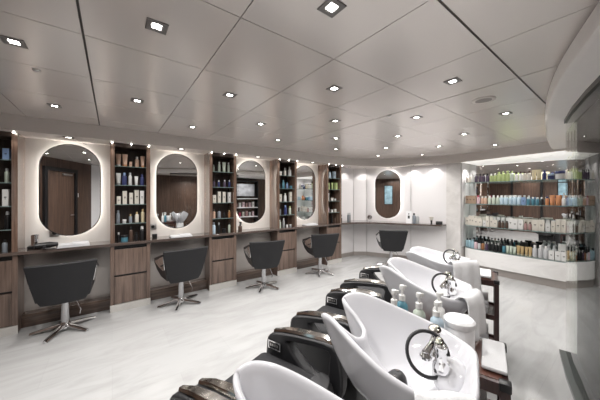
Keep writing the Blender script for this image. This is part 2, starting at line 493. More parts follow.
tag(o, 'oblong backlit mirror on the white corner wall behind the farthest styling chair', 'mirror', 'backlit mirrors')

# ------------------------------------------------------------------ counter and towers
b = MB()
cf = catmull([(4.04, 3.895), (4.35, 3.83), (4.72, 3.55), (5.02, 3.08), (5.28, 2.62), (5.40, 2.435)], 5)
cf = [(q[0], q[1]) for q in cf]
poly = [(-1.34, 3.895)]+cf+[(5.64, 2.435), (5.41, 3.095), (4.99, 3.99), (4.74, WY-.005), (-1.34, WY-.005)]
b.prism(poly, CT-.035, CT)
cnt = b.build('styling_counter', COUNTER, None, ang=30, bev=.004)
tag(cnt, 'long glossy dark wood counter running under mirrors and curving into the corner', 'counter')

TWR = [-.80, .41, 1.62, 2.83, 4.04]          # right-hand front edges
W, YF, YB = .43, 3.915, WY-.001
SH = [1.83, 1.59, 1.345, 1.10]
def make_tower():
    r = empty('shelf_tower', (0, 0, CT))
    s = .045
    for x0, x1, nm in ((-W, -W+s, 'side_panel'), (-s, 0, 'side_panel')):
        b = MB(); b.box(x0, x1, YF, YB, 0, SOF-CT-.001); b.build(nm, WOODSIDE, r, smooth=False, bev=.002)
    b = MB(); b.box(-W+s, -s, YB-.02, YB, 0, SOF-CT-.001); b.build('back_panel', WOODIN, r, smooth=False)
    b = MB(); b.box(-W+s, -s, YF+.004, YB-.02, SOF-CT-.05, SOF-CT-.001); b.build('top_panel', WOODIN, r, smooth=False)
    for z in SH:
        b = MB(); b.box(-W+s, -s, YF+.016, YB-.02, z-CT-.008, z-CT, 0); b.box(-W+s, -s, YF+.012, YF+.016, z-CT-.008, z-CT, 1)
        b.build('glass_shelf', [GLASSM, GEDGE], r, smooth=False)
    return r
def make_cabinet():
    r = empty('drawer_cabinet', (0, 0, 0))
    h = CT-.036
    b = MB(); b.box(-W, -W+.04, YF, WY-.035, .0, h); b.box(-.04, 0, YF, WY-.035, .0, h); b.box(-W+.04, -.04, YF+.03, WY-.035, .09, h); b.build('carcass', WOOD, r, smooth=False, bev=.002)
    for z0, z1 in ((.095, .43), (.455, .775)):
        b = MB(); b.box(-W+.043, -.043, YF+.002, YF+.03, z0, z1); b.build('drawer_front', WOOD, r, smooth=False, bev=.002)
    for z0, z1 in ((.43, .455), (.775, h)):
        b = MB(); b.box(-W+.04, -.04, YF+.026, YF+.0299, z0, z1); b.build('finger_groove', BLKPL, r, smooth=False)
    b = MB(); b.box(-W-.002, .002, YF-.004, YF, 0, .088); b.box(-W+.04, -.04, YF, YF+.03, 0, .088); b.build('kick_plate', STEEL_KICK, r, smooth=False)
    return r
STEEL_KICK = mat('pale kick plate', (.62, .60, .57), .3, .2)
tw, cb = make_tower(), make_cabinet()
TN = ['leftmost', 'second', 'third', 'fourth', 'fifth']
for n, x in enumerate(TWR):
    t = tw if n == 0 else copy_tree(tw); t.location = (x, 0, CT)
    tag(t, 'tall open walnut product tower with glass shelves, %s' % ('leftmost, cut by the picture edge' if n == 0 else '%s from left along the mirror wall' % ordn(n+1)), 'shelf unit', 'walnut shelf towers')
    c = cb if n == 0 else copy_tree(cb); c.location = (x, 0, 0)
    tag(c, 'walnut two-drawer cabinet with pale kick plate under the %s shelf tower' % TN[n], 'cabinet', 'drawer cabinets')
    for k, dx in enumerate((-W+.02, -W/2, -.02)):
        place_spot(x+dx, 3.872, 'small round spot at top of %s tower, %s of three' % (TN[n], ['left', 'middle', 'right'][k]), 'spots over the towers', 1.2, 100, .62)
    if n < 4:
        place_spot(MX[n], 3.90, 'round soffit spot above the %s backlit mirror' % ['leftmost', 'second', 'third', 'fourth'][n], 'spots over the mirrors', 1.8, 120, 2., True)
for k, (x, y) in enumerate([(4.42, 4.03), (4.84, 3.93), (5.18, 3.42), (5.33, 3.0), (5.49, 2.6)]):
    place_spot(x, y, 'round spot over the white corner wall, %s counted from the fifth tower' % ordn(k+1), 'spots over the corner', 3.6, 105, 1.2, True)

# ------------------------------------------------------------------ products
def pcol(name, c, rough=.3):
    g = .3*c[0]+.6*c[1]+.1*c[2]
    return mat('pack '+name, tuple((g+(v-g)*.75)*.85 for v in c), rough)
PC = {'peach': (.72, .42, .27), 'orange': (.80, .27, .05), 'white': (.82, .81, .79), 'cream': (.76, .70, .60), 'blue': (.22, .38, .68), 'navy': (.03, .045, .19),
      'lightblue': (.50, .68, .82), 'green': (.42, .55, .36), 'lime': (.46, .58, .16), 'palegreen': (.55, .64, .52), 'grey': (.42, .43, .44), 'slate': (.25, .29, .34), 'black': (.015, .015, .017),
      'amber': (.40, .15, .03), 'teal': (.05, .26, .36), 'yellow': (.72, .60, .33), 'tan': (.46, .30, .19), 'pink': (.74, .50, .56), 'red': (.62, .04, .14), 'brown': (.11, .06, .04), 'silver': (.6, .6, .62),
      'aqua': (.30, .52, .62), 'gold': (.55, .36, .12), 'plum': (.10, .06, .12), 'rose': (.48, .26, .25)}
CN = {'lightblue': 'light blue', 'palegreen': 'pale green', 'lime': 'lime green', 'aqua': 'aqua blue'}
KN = {'tube': ('product_tube', 'tube'), 'bottle': ('product_bottle', 'bottle'), 'slim': ('slim_bottle', 'bottle'), 'pump': ('pump_bottle', 'bottle'), 'jar': ('product_jar', 'jar'),
      'box': ('product_carton', 'box'), 'tallbox': ('product_carton', 'box'), 'spray': ('spray_bottle', 'bottle')}
KW = {'tube': 'tube', 'bottle': 'bottle', 'slim': 'slim bottle', 'pump': 'pump bottle', 'jar': 'jar', 'box': 'carton', 'tallbox': 'tall carton', 'spray': 'spray bottle'}
PROTO = {}
def proto(kind, c, cap):
    """meshes of one product, height 1 unit = real height h scaled per copy"""
    key = (kind, c, cap)
    if key in PROTO: return PROTO[key]
    m, mc = pcol(c, PC[c]), pcol(cap, PC[cap])
    ink = pcol('black', PC['black'])
    parts = []
    if kind == 'tube':
        b = MB(); n = 16; rings = []
        for t in (0, .2, .5, .8, .95, 1):
            rx = .15+.04*t; ry = .16*(1-t)+.008
            rings.append([(rx*math.cos(2*PI*k/n), ry*math.sin(2*PI*k/n), .16+.84*t) for k in range(n)])
        parts.append(('body', b.loft(rings).mesh('tube_body', m)))
        b = MB(); parts.append(('cap', b.lathe([(.13, 0), (.14, .01), (.15, .16)], 16).mesh('tube_cap', mc)))
    elif kind in ('bottle', 'slim', 'pump', 'spray'):
        r = {'bottle': .175, 'slim': .125, 'pump': .18, 'spray': .22}[kind]
        t = {'bottle': .78, 'slim': .8, 'pump': .68, 'spray': .58}[kind]
        b = MB(); b.lathe([(r*.9, 0), (r, .02), (r, t-.1), (r*.9, t-.05), (r*.45, t), (r*.42, t+.02)], 18)
        parts.append(('body', b.mesh('bottle_body', m)))
        b = MB()
        if kind == 'pump':
            b.lathe([(.095, t+.02), (.095, t+.11), (.04, t+.12), (.035, t+.2), (.075, t+.21), (.085, t+.26), (.07, t+.29)], 14)
            b.rbox(-.032, .032, -.16, 0, t+.225, t+.275, .012)
            parts.append(('pump', b.mesh('pump', mc)))
        elif kind == 'spray':
            b.lathe([(.1, t+.02), (.1, t+.12), (.06, t+.14), (.06, t+.3)], 12); b.rbox(-.055, .055, -.2, .09, t+.28, t+.41, .02)
            b.box(-.03, .03, -.17, -.13, t+.12, t+.29)
            parts.append(('trigger_head', b.mesh('trigger_head', mc)))
        else:
            rc = r*.55 if kind == 'bottle' else r*.62
            b.lathe([(rc, t+.015), (rc, .98), (rc*.9, 1)], 14); parts.append(('cap', b.mesh('cap', mc)))
    elif kind == 'jar':
        b = MB(); b.lathe([(.46, 0), (.5, .03), (.5, .66)], 22); parts.append(('body', b.mesh('jar_body', m)))
        b = MB(); b.lathe([(.51, .67), (.52, .7), (.52, .96), (.49, 1)], 22); parts.append(('lid', b.mesh('jar_lid', mc)))
    else:
        w = .22 if kind == 'box' else .14
        b = MB(); b.box(-w, w, -w*.8, w*.8, 0, 1); b.box(-w*.4, w*.4, -w*.8-.003, -w*.8, .5, .56, 1); b.box(-w*.25, w*.25, -w*.8-.003, -w*.8, .42, .45, 1)
        parts.append(('body', b.mesh('carton', [m, ink], smooth=False)))
    PROTO[key] = parts
    return parts
DIA = {'tube': .38, 'bottle': .35, 'slim': .25, 'pump': .36, 'spray': .44, 'jar': 1.04, 'box': .44, 'tallbox': .28}
def product(kind, c, cap, h, loc, rz, label, group, wid=None):
    parts = proto(kind, c, cap)
    o = link(KN[kind][0], parts[0][1]); o.location = loc; o.rotation_euler = (0, 0, rz); k = h*.93 if wid is None else h*min(1., (wid-.003)/(DIA[kind]*h)); o.scale = (k, k, h)
    for nm, me in parts[1:]: link(nm, me, o)
    return tag(o, label, KN[kind][1], group)

DEF = {'tube': .165, 'bottle': .155, 'slim': .165, 'pump': .17, 'jar': .075, 'box': .11, 'tallbox': .185, 'spray': .17}
TW = {
 0: [[('tube','grey','white',.15), ('jar','white','white',.05), ('box','lightblue','x',.08), ('box','blue','x',.13)],
     [('tube','grey','white'), ('slim','grey','white',.14), ('tube','palegreen','green',.17), ('slim','palegreen','grey',.165)],
     [('tallbox','white','x'), ('tallbox','white','x',.15), ('tallbox','white','x',.17), ('tallbox','white','x',.19)],
     [('jar','gold','black'), ('slim','black','grey',.14), ('bottle','slate','white',.15), ('slim','black','grey',.20)],
     [('bottle','black','silver',.15), ('bottle','brown','black',.20), ('bottle','slate','black',.14)]],
 1: [[('tube','peach','white',.175), ('tube','peach','orange',.175), ('box','peach','x',.075), ('bottle','peach','white',.155), ('tube','peach','orange',.165)],
     [('tube','white','grey',.17), ('bottle','navy','blue',.175), ('slim','white','silver',.18), ('tube','white','white',.13), ('bottle','navy','navy',.16)],
     [('box','cream','x',.11), ('tallbox','cream','x',.185), ('tallbox','cream','x',.16), ('tallbox','cream','x',.20), ('tallbox','white','x',.19)],
     [('slim','slate','slate',.18), ('jar','silver','white',.05), ('bottle','slate','gold',.12), ('bottle','cream','gold',.15), ('slim','yellow','gold',.19)],
     [('bottle','black','white',.13), ('jar','teal','black',.09), ('slim','brown','black',.20), ('bottle','black','black',.12), ('bottle','black','white',.20)]],
 2: [[('slim','palegreen','white',.12), ('slim','palegreen','white',.18), ('tube','palegreen','green',.175), ('slim','palegreen','white',.18)],
     [('bottle','plum','black',.12), ('bottle','navy','white',.12), ('bottle','plum','silver',.13), ('bottle','navy','silver',.13)],
     [('box','cream','x',.13), ('tallbox','cream','x',.19), ('tallbox','cream','x',.185), ('tallbox','white','x',.18)],
     [('bottle','peach','brown',.15), ('pump','slate','black',.17), ('bottle','black','black',.10), ('bottle','amber','gold',.13)],
     [('bottle','lightblue','slate',.19), ('slim','black','grey',.18), ('jar','black','black',.07), ('slim','palegreen','black',.17)]],
 3: [[('jar','cream','white',.08), ('pump','cream','white',.17), ('pump','white','white',.2)],
     [('bottle','teal','black',.13), ('bottle','teal','teal',.17), ('bottle','blue','teal',.13), ('jar','teal','teal',.06)],
     [('box','cream','x',.15), ('bottle','white','cream',.17), ('tallbox','cream','x',.20)],
     [('slim','slate','black',.14), ('bottle','navy','blue',.19), ('bottle','palegreen','lime',.17)],
     [('bottle','palegreen','white',.16), ('slim','grey','white',.19), ('jar','white','white',.05), ('jar','grey','white',.05)]],
 4: [[('box','lightblue','x',.15), ('box','lightblue','x',.17)],
     [('box','lime','x',.15), ('tube','lime','lime',.16), ('box','lime','x',.16)],
     [('tallbox','white','x',.18), ('jar','white','cream',.07), ('jar','white','white',.05)],
     [('bottle','pink','white',.13), ('jar','white','white',.06), ('jar','cream','white',.07)],
     [('bottle','black','black',.15), ('slim','black','black',.18), ('bottle','brown','black',.14)]]}
SN = ['top', 'second', 'third', 'lowest glass', 'counter-level']
for n, x in enumerate(TWR):
    for s_, items in enumerate(TW[n]):
        z = SH[s_] if s_ < 4 else CT
        L = x-W+.05; span = W-.10
        k = len(items); step = span/k
        for q, it in enumerate(items):
            kind, c, cap = it[:3]; h = it[3] if len(it) > 3 else DEF[kind]
            if cap == 'x': cap = c
            xx = L+step*(q+.5)+random.uniform(-.006, .006); yy = 3.995+random.uniform(-.015, .02)
            lb = '%s %s, %s from left on the %s shelf of the %s tower' % (CN.get(c, c), KW[kind], ordn(q+1), SN[s_], TN[n])
            product(kind, c, cap, h*.92, (xx, yy, z), random.uniform(-.25, .25), lb, 'products in the %s tower' % TN[n])

# ------------------------------------------------------------------ mirrored display niche on the end wall
NX, NB, NY0, NY1 = 5.655, 6.045, .445, 2.155
dn_ = empty('display_niche', (NX, 0, 0), 0, 'mirror-backed wall display with long curved glass shelves over a white plinth', 'display shelf')
def nich(pts): return [(x-NX, y) for x, y in pts]
cur = [(NB-.03, NY1), (5.80, NY1), (5.70, 2.10), (5.64, 2.0), (5.60, 1.8), (5.585, 1.4), (5.585, 1.0), (5.60, .6), (5.61, NY0), (NB-.03, NY0)]
b = MB(); b.box(NB-.025-NX, NB-NX, NY0, NY1, .42, SOF); b.build('mirror_back', MIRROR, dn_, smooth=False)
NZ = [1.715, 1.30, .875, .43]
for k, z in enumerate(NZ):
    b = MB(); b.prism(nich(cur), z-.012, z)
    me = b.build('glass_shelf', [GLASSM, GEDGE], dn_, smooth=False)
    for p in me.data.polygons:
        if abs(p.normal.z) < .5 and p.center.x < .2: p.material_index = 1
b = MB(); b.prism(nich(cur), .13, .418); b.build('plinth', WGLOSS, dn_, ang=50)
b = MB(); b.prism(nich([(x+(.04 if x < 5.9 else 0), y) for x, y in cur]), 0, .13); b.build('toe_kick', SKIRT, dn_, ang=50)
b = MB(); b.box(0, NB-.03-NX, NY1-.012, NY1-.002, .43, SOF); b.build('end_panel', WALLW, dn_, smooth=False)
b = MB(); b.box(0, NB-.03-NX, NY0+.002, NY0+.012, .43, SOF); b.build('end_panel', WALLW, dn_, smooth=False)
b = MB(); b.prism(nich([(5.57, 2.13), (5.565, 2.09), (5.482, 1.5), (5.384, .9), (5.355, .5), (NB-.03, .46), (NB-.03, 2.13)]), SOF-.004, SOF-.0005); b.build('soffit_glow', SOFGLOW, dn_, smooth=False)  # soffit underside over the display, made to glow as if lit from below
for k in range(6):
    place_spot(5.80, .60+.28*k, 'round spot over the end wall display, %s from the glass partition' % ordn(k+1), 'spots over the display', 6.5, 115, 1., True)
for k in range(4):
    y = 0.75+.37*k
    area('shelf_light', (.2, y, SOF-.03), .06, 1.2, parent=dn_)

def seg(spec, z, name, xbase, ygap=.0):
    """spec: list of (count, kind, colour, cap, height, width-step) laid from the far (left in photo) end toward the glass"""
    y = NY1-.035; q = 0
    for cnt_, kind, c, cap, h, st in spec:
        st *= 1.09; h *= 1.18
        for _ in range(cnt_):
            y -= st/2; q += 1
            t = (NY1-y)
            if y-st/2 < NY0+.015: return
            xb = xbase if t > .22 else xbase+.12*(1-t/.22)**1.5
            cp = c if cap == 'x' else cap
            lb = '%s %s, %s from left on the %s display shelf of the end wall' % (CN.get(c, c), KW[kind], ordn(q), name)
            product(kind, c, cp, h*random.uniform(.97, 1.03), (xb+random.uniform(-.012, .012), y, z), R(-90)+random.uniform(-.1, .1), lb, 'products on the %s display shelf' % name, st)
            y -= st/2
seg([(2,'bottle','cream','white',.13,.055), (1,'bottle','white','white',.15,.055), (4,'bottle','plum','black',.135,.055), (2,'bottle','lime','white',.13,.052), (3,'bottle','lime','lime',.155,.06),
     (1,'bottle','palegreen','lime',.15,.055), (2,'bottle','white','brown',.13,.052), (2,'bottle','cream','brown',.135,.052), (2,'tube','yellow','gold',.15,.058), (1,'bottle','navy','navy',.13,.06), (1,'jar','navy','lightblue',.085,.08), (1,'jar','white','navy',.115,.11),
     (2,'bottle','cream','white',.165,.062), (1,'jar','white','navy',.12,.11), (1,'bottle','yellow','navy',.16,.06), (1,'slim','brown','brown',.12,.045), (3,'bottle','cream','white',.15,.055), (3,'bottle','palegreen','white',.15,.055)], NZ[0], 'top', 5.70)
seg([(3,'box','tan','x',.135,.066), (1,'bottle','pink','red',.14,.055), (2,'bottle','peach','white',.12,.055), (3,'bottle','palegreen','white',.135,.056), (5,'bottle','lightblue','white',.135,.056), (1,'box','blue','x',.11,.06),
     (3,'bottle','teal','white',.11,.052), (1,'bottle','black','white',.11,.052), (1,'bottle','orange','navy',.12,.055), (2,'tube','orange','orange',.14,.062), (1,'spray','white','white',.17,.055), (3,'bottle','lightblue','white',.135,.056), (3,'bottle','palegreen','white',.13,.055)], NZ[1], 'second', 5.70)
seg([(1,'box','cream','x',.13,.062), (2,'tallbox','cream','x',.155,.05), (2,'box','cream','x',.12,.062), (1,'box','white','x',.09,.055), (2,'tallbox','cream','x',.16,.05), (1,'box','cream','x',.11,.06), (3,'bottle','brown','black',.11,.05), (1,'tallbox','white','x',.16,.052), (2,'box','white','x',.14,.068),
     (2,'bottle','rose','brown',.115,.052), (2,'box','cream','x',.15,.07), (1,'box','white','x',.11,.066), (1,'tallbox','cream','x',.14,.05), (2,'tallbox','cream','x',.175,.054), (1,'box','white','x',.11,.06), (2,'tallbox','brown','x',.12,.046), (2,'box','cream','x',.14,.07), (2,'tallbox','brown','x',.13,.05)], NZ[2], 'third', 5.70)
seg([(2,'bottle','aqua','black',.15,.055), (1,'bottle','aqua','aqua',.14,.055), (1,'bottle','pink','black',.14,.055), (1,'bottle','silver','black',.12,.05), (1,'bottle','amber','black',.13,.055), (1,'bottle','plum','black',.13,.05), (4,'bottle','black','black',.14,.048), (1,'bottle','teal','black',.13,.05),
     (3,'tube','palegreen','green',.11,.046), (4,'tube','gold','yellow',.13,.048), (3,'bottle','silver','white',.17,.06), (3,'box','white','x',.12,.066), (1,'box','black','x',.08,.06), (2,'bottle','amber','white',.13,.055), (3,'bottle','green','white',.12,.055)], NZ[3], 'lowest', 5.68)
# second rows behind on the two lower shelves
def seg2(spec, z, name, xbase):
    y = NY1-.12; q = 0
    for cnt_, kind, c, cap, h, st in spec:
        for _ in range(cnt_):
            y -= st/2; q += 1
            product(kind, c, c if cap == 'x' else cap, h, (xbase+random.uniform(-.01, .01), y, z), R(-90)+random.uniform(-.2, .2),
                    '%s %s, %s from left in the rear row of the %s display shelf' % (CN.get(c, c), KW[kind], ordn(q), name), 'rear row on the %s display shelf' % name, st)
            y -= st/2
            if y < NY0+.06: return
seg2([(6,'tallbox','cream','x',.17,.055), (4,'tallbox','white','x',.175,.07), (4,'box','cream','x',.17,.08), (4,'tallbox','white','x',.17,.07), (3,'tallbox','cream','x',.17,.07)], NZ[2], 'third', 5.86)
seg2([(3,'bottle','black','black',.19,.07), (3,'box','white','x',.13,.08), (4,'slim','black','black',.18,.07), (1,'box','black','x',.2,.14), (1,'box','black','x',.2,.14), (3,'bottle','silver','silver',.2,.07), (2,'box','white','x',.24,.13)], NZ[3], 'lowest', 5.86)

# ------------------------------------------------------------------ styling chairs
STEELC = mat('polished column', (.55, .55, .56), .15, 1.)
def make_styling_chair():
    r = empty('styling_chair', (0, 0, 0))
    # rear shell: wide at the top, narrower at the bottom, gently bowed
    b = MB(); rows_ = []
    FL = lambda y: .04*max(0, (y+.2)/.42)
    HW = lambda z: .197+.08*max(0, (z-.345)/.425)**.85
    for t in [i/10 for i in range(11)]:
        z = .345+.425*t; hw = HW(z)*(1-.12*(1-t)**6); yb = -.20-.085*t
        ring = []
        n = 14
        for k in range(n+1):
            u = -1+2*k/n; ring.append((hw*u, yb+.03*u*u, z))
        for k in range(n, -1, -1):
            u = -1+2*k/n; ring.append((hw*u*.97, yb+.05+.03*u*u, z+.004))
        rows_.append(ring)
    b.loft(rows_); b.build('backrest', CHAR, r, ang=50, bev=.008)
    for s in (-1, 1):
        b = MB()
        prof = [(-.16, .38), (.05, .40), (.15, .47), (.195, .57), (.17, .63), (.02, .675), (-.15, .725), (-.225, .735), (-.20, .56)]
        b.loft([[(s*(HW(z)-.040+FL(y)), y, z) for y, z in prof], [(s*(HW(z)-.002+FL(y)), y, z) for y, z in prof]])
        b.build('arm_panel', BLACK, r, ang=35, bev=.008)
        b = MB()
        leaf = [(-.16, .53), (-.10, .51), (.02, .53), (.11, .565), (.15, .59), (.09, .615), (-.02, .645), (-.13, .69), (-.20, .705), (-.195, .61)]
        b.loft([[(s*(HW(z)-.006+FL(y)), y, z) for y, z in leaf], [(s*(HW(z)+.004+FL(y)), y, z) for y, z in leaf]])
        b.build('arm_inlay', CHROME, r, ang=35, bev=.003)
    b = MB(); b.rbox(-.17, .17, -.18, .22, .38, .49, .035, 3); b.build('seat', BLACK, r)
    b = MB(); b.lathe([(.036, .05), (.036, .30), (.028, .30), (.028, .36), (.09, .365), (.09, .372)], 20); b.build('gas_column', STEELC, r)
    b = MB()
    b.tube([(.03, 0, .31), (.10, -.02, .30), (.13, -.05, .20), (.12, -.06, .16)], .006, 8); b.build('pump_lever', CHROME, r)
    b = MB(); b.lathe([(.05, .02), (.055, .05), (.04, .075), (.036, .09)], 20); b.build('base_hub', CHROME, r)
    for k in range(5):
        a = 2*PI*k/5+.45
        M = Matrix.Rotation(a, 4, 'Z'); rings = []
        for q in range(7):
            t = q/6; x = .03+.25*t; z = .062-.042*t**1.3; w = .026-.008*t; h = .012-.004*t
            rings.append([(x, -w, z-h), (x, w, z-h), (x, w*.7, z+h*.6), (x, 0, z+h), (x, -w*.7, z+h*.6)])
        b = MB(); b.loft(rings, M=M); b.lathe([(.014, 0), (.016, .012)], 12, (.268, 0, 0), M=M)
        b.build('base_leg', CHROME, r, ang=35)
    return r
sc = make_styling_chair()
for n, (x, y, a, lb) in enumerate([(-.41, 3.73, 2, 'black tub styling chair in front of the first backlit mirror'), (.745, 3.70, 5, 'black tub styling chair in front of the second backlit mirror'),
        (1.93, 3.57, -14, 'black tub styling chair turned slightly before the third backlit mirror'), (3.12, 3.58, -16, 'black tub styling chair turned slightly before the fourth backlit mirror'),
        (4.62, 3.07, -46, 'black tub styling chair facing the corner mirror on the white wall')]):
    o = sc if n == 0 else copy_tree(sc)
    o.location = (x, y, 0); o.rotation_euler = (0, 0, R(a))
    tag(o, lb, 'chair', 'styling chairs at the mirrors')

# ------------------------------------------------------------------ backwash basins and shampoo chairs
ROW = R(19.4)
U, V = Vector((-math.sin(ROW), math.cos(ROW))), Vector((math.cos(ROW), math.sin(ROW)))
NP = [Vector((.167, .555)), Vector((.715, .715)), Vector((1.415, .972)), Vector((2.15, 1.235))]
RIM = [(0,-.095,.930), (.035,-.085,.942), (.055,-.045,.975), (.066,-.005,1.0), (.09,.022,1.015), (.12,.0,1.033), (.145,-.045,1.035), (.172,-.10,1.018), (.197,-.17,.992), (.214,-.25,.966), (.209,-.34,.945), (.172,-.415,.932), (.125,-.452,.932), (.06,-.458,.935)]
def bowl_mesh(drop=0.):
    pts = RIM+[(0,-.458,.937)]+[(-x, y, z) for x, y, z in RIM[:0:-1]]
    if drop:
        pts = [(x, y, z-drop*max(0, min(1, (y+.5)/.5))) for x, y, z in pts]
    rim = catmull(pts, 6, True); n = len(rim)
    C = Vector((0, -.25))
    nor = []
    for i in range(n):
        t = Vector(rim[(i+1) % n][:2])-Vector(rim[i-1][:2]); nor.append(Vector((t.y, -t.x)).normalized())
    if nor[n//4].dot(Vector(rim[n//4][:2])-C) < 0: nor = [-v for v in nor]
    def ring(f):
        return [f(Vector(p), nor[i]) for i, p in enumerate(rim)]
    def sc_(k, zf): return ring(lambda p, q: (C.x+(p.x-C.x)*k, C.y+(p.y-C.y)*k, zf(p)))
    def off(d, dz): return ring(lambda p, q: (p.x+q.x*d, p.y+q.y*d, p.z+dz))
    R_ = [sc_(.34, lambda p: .70), sc_(.42, lambda p: .735), sc_(.62, lambda p: .78), sc_(.82, lambda p: .5*.845+.5*(p.z-.10)), sc_(.93, lambda p: p.z-.055), off(-.004, -.022), off(.002, -.008), off(-.004, 0), off(-.014, 0), off(-.022, -.012),
          sc_(.80, lambda p: .55*(p.z-.055)+.45*.885), sc_(.60, lambda p: .855), sc_(.40, lambda p: .825), sc_(.2, lambda p: .81), sc_(.06, lambda p: .806)]
    b = MB(); b.loft(R_); return b
def make_basin(drop=0.):
    r = empty('shampoo_basin', (0, 0, 0))
    bowl_mesh(drop).build('bowl', CERAM, r, ang=80, sub=1)
    b = MB(); rings = []
    for z, w, d in ((0, .13, .13), (.02, .135, .135), (.08, .11, .12), (.5, .10, .11), (.72, .085, .09)):
        rings.append([(w*math.copysign(abs(math.cos(a))**.5, math.cos(a)), -.25+d*math.copysign(abs(math.sin(a))**.5, math.sin(a)), z) for a in [2*PI*k/28 for k in range(28)]])
    b.loft(rings); b.build('pedestal', WPLAST, r, ang=50)
    b = MB(); b.ell((.03, -.385, .872), (.085, .055, .045)); b.build('faucet_deck', CERAM, r, ang=80)
    # strainer
    b = MB(); b.ell((-.08, -.24, .856), (.056, .034, .034), M=None); st = b.build('strainer', RUBBER, r)
    for rx in (-.098, -.062):
        b = MB(); b.lathe([(.005, 0), (.005, .003)], 10, (rx, -.24, .8875)); b.build('rivet', CHROME, st)
    # faucet
    f = empty('faucet', (.03, -.35, .925)); f.scale = (.95, .95, .95); f.parent = r
    b = MB(); b.lathe([(.026, -.02), (.026, .0), (.018, .012), (.016, .04), (.019, .045), (.019, .06), (.010, .068)], 20, (-.045, -.01, 0)); b.tube([(-.045, -.01, .02), (0, .0, .022), (.045, .01, .02)], .012, 12); b.build('faucet_body', CHROME, f)
    b = MB(); b.ell((-.045, -.005, .073), (.026, .015, .012)); b.build('mixer_lever', DCHROME, f)
    b = MB(); b.lathe([(.022, -.025), (.022, .005), (.014, .02), (.012, .055)], 18, (.05, .012, 0)); b.ell((.05, .018, .066), (.032, .022, .015)); b.build('spray_holder', DCHROME, f)
    b = MB(); b.tube([(-.03, .035, .012), (.01, .022, .03), (.035, .018, .05)], [.016, .011, .009], 12); b.lathe([(.019, 0), (.021, .008), (.012, .02)], 16, (-.034, .036, 0)); b.build('spray_head', CHROME, f)
    b = MB(); c = Vector((-.037, .03, .018)); rr = .068; pts = []
    ha, hb = Vector((.5, -.86, 0)), Vector((.42, .24, .875))
    for k in range(33):
        a = R(-5+315*k/32)
        pts.append(tuple(c+ha*rr*math.cos(a)+hb*rr*math.sin(a)))
    b.tube(pts, .006, 10); b.build('hose', RUBBER, f)
    return r
bs = [make_basin(), None, None, make_basin(.06)]
bs[1] = copy_tree(bs[0]); bs[2] = copy_tree(bs[0])
BLAB = ['white ceramic shampoo basin nearest the camera, cut off at the lower picture edge', 'large white ceramic shampoo basin with black hose, before the white lidded tub', 'white ceramic shampoo basin beyond the row of pump bottles, third in the row', 'farthest white ceramic shampoo basin in the row, before the display wall']
def make_shampoo_chair():
    r = empty('shampoo_chair', (0, 0, 0))
    b = MB(); b.rbox(-.205, .205, .10, .575, .42, .56, .045, 3); b.build('seat', CHAR, r)
    # backrest leaning toward the basin
    b = MB(); rings = []
    for t in [i/8 for i in range(9)]:
        y = .22-.08*t; z = .43+.16*t; w = .20-.03*t**2; th = .05-.008*t
        n = 24
        rings.append([(w*math.copysign(abs(math.cos(a))**.6, math.cos(a)), y+th*math.copysign(abs(math.sin(a))**.6, math.sin(a))*.9, z+th*math.sin(a)*.4) for a in [2*PI*k/n for k in range(n)]])
    b.loft(rings); b.build('backrest', BLACK, r, ang=60)
    for s in (-1, 1):
        outer = catmull([(.13, .70), (.30, .695), (.46, .668), (.545, .635), (.565, .57), (.555, .42), (.40, .35), (.20, .36), (.09, .45), (.085, .60)], 3, True)
        inner = catmull([(.16, .665), (.28, .66), (.38, .645), (.41, .632), (.40, .61), (.36, .57), (.28, .51), (.22, .49), (.165, .53), (.155, .60)], 3, True)
        b = MB(); b.frame(outer, inner, s*.215, s*.285); arm = b.build('armrest', BLACK, r, ang=40, bev=.012)
        b = MB(); top = [(.525, .652), (.44, .680), (.32, .700), (.20, .709), (.11, .700)]
        rings = []
        for i, (y, z) in enumerate(top):
            w = [.012, .022, .027, .027, .016][i]
            rings.append([(s*.25-w, y, z), (s*.25-w*.7, y, z+.012), (s*.25+w*.7, y, z+.012), (s*.25+w, y, z), (s*.25+w*.7, y, z-.008), (s*.25-w*.7, y, z-.008)])
        b.loft(rings); b.build('arm_cap', DCHROME, arm, ang=50)
        b = MB(); xi = s*.215-s*.0025
        b.box(min(xi, xi-s*.005), max(xi, xi-s*.005), .455, .535, .575, .612); cp = b.build('control_panel', BLKPL, arm, smooth=False)
        b = MB(); M = None
        b.frame([(.45, .57), (.54, .57), (.54, .617), (.45, .617)], [(.458, .577), (.532, .577), (.532, .610), (.458, .610)], xi, xi-s*.008); b.build('panel_bezel', CHROME, cp, smooth=False)
        for q in range(4):
            b = MB(); y = .47+.016*q; b.box(min(xi-s*.005, xi-s*.007), max(xi-s*.005, xi-s*.007), y, y+.010, .586, .600); b.build('panel_button', STEEL, cp, smooth=False)
    b = MB(); b.rbox(-.20, .20, .12, .50, .02, .41, .03, 2); b.build('base', BLKPL, r)
    return r
ch = make_shampoo_chair()
CLAB = ['black reclining shampoo chair at lower picture edge, joined to nearest basin', 'black reclining shampoo chair with charcoal seat, in front of the large basin', 'black reclining shampoo chair with chrome arm caps, in front of third basin', 'farthest black shampoo chair, its arm opening showing white floor']
for n in range(4):
    o = bs[n]; o.location = (*NP[n], 0); o.rotation_euler = (0, 0, ROW)
    tag(o, BLAB[n], 'basin', 'shampoo basins')
    c = ch if n == 0 else copy_tree(ch)
    c.location = (*NP[n], 0); c.rotation_euler = (0, 0, ROW)
    tag(c, CLAB[n], 'chair', 'shampoo chairs')

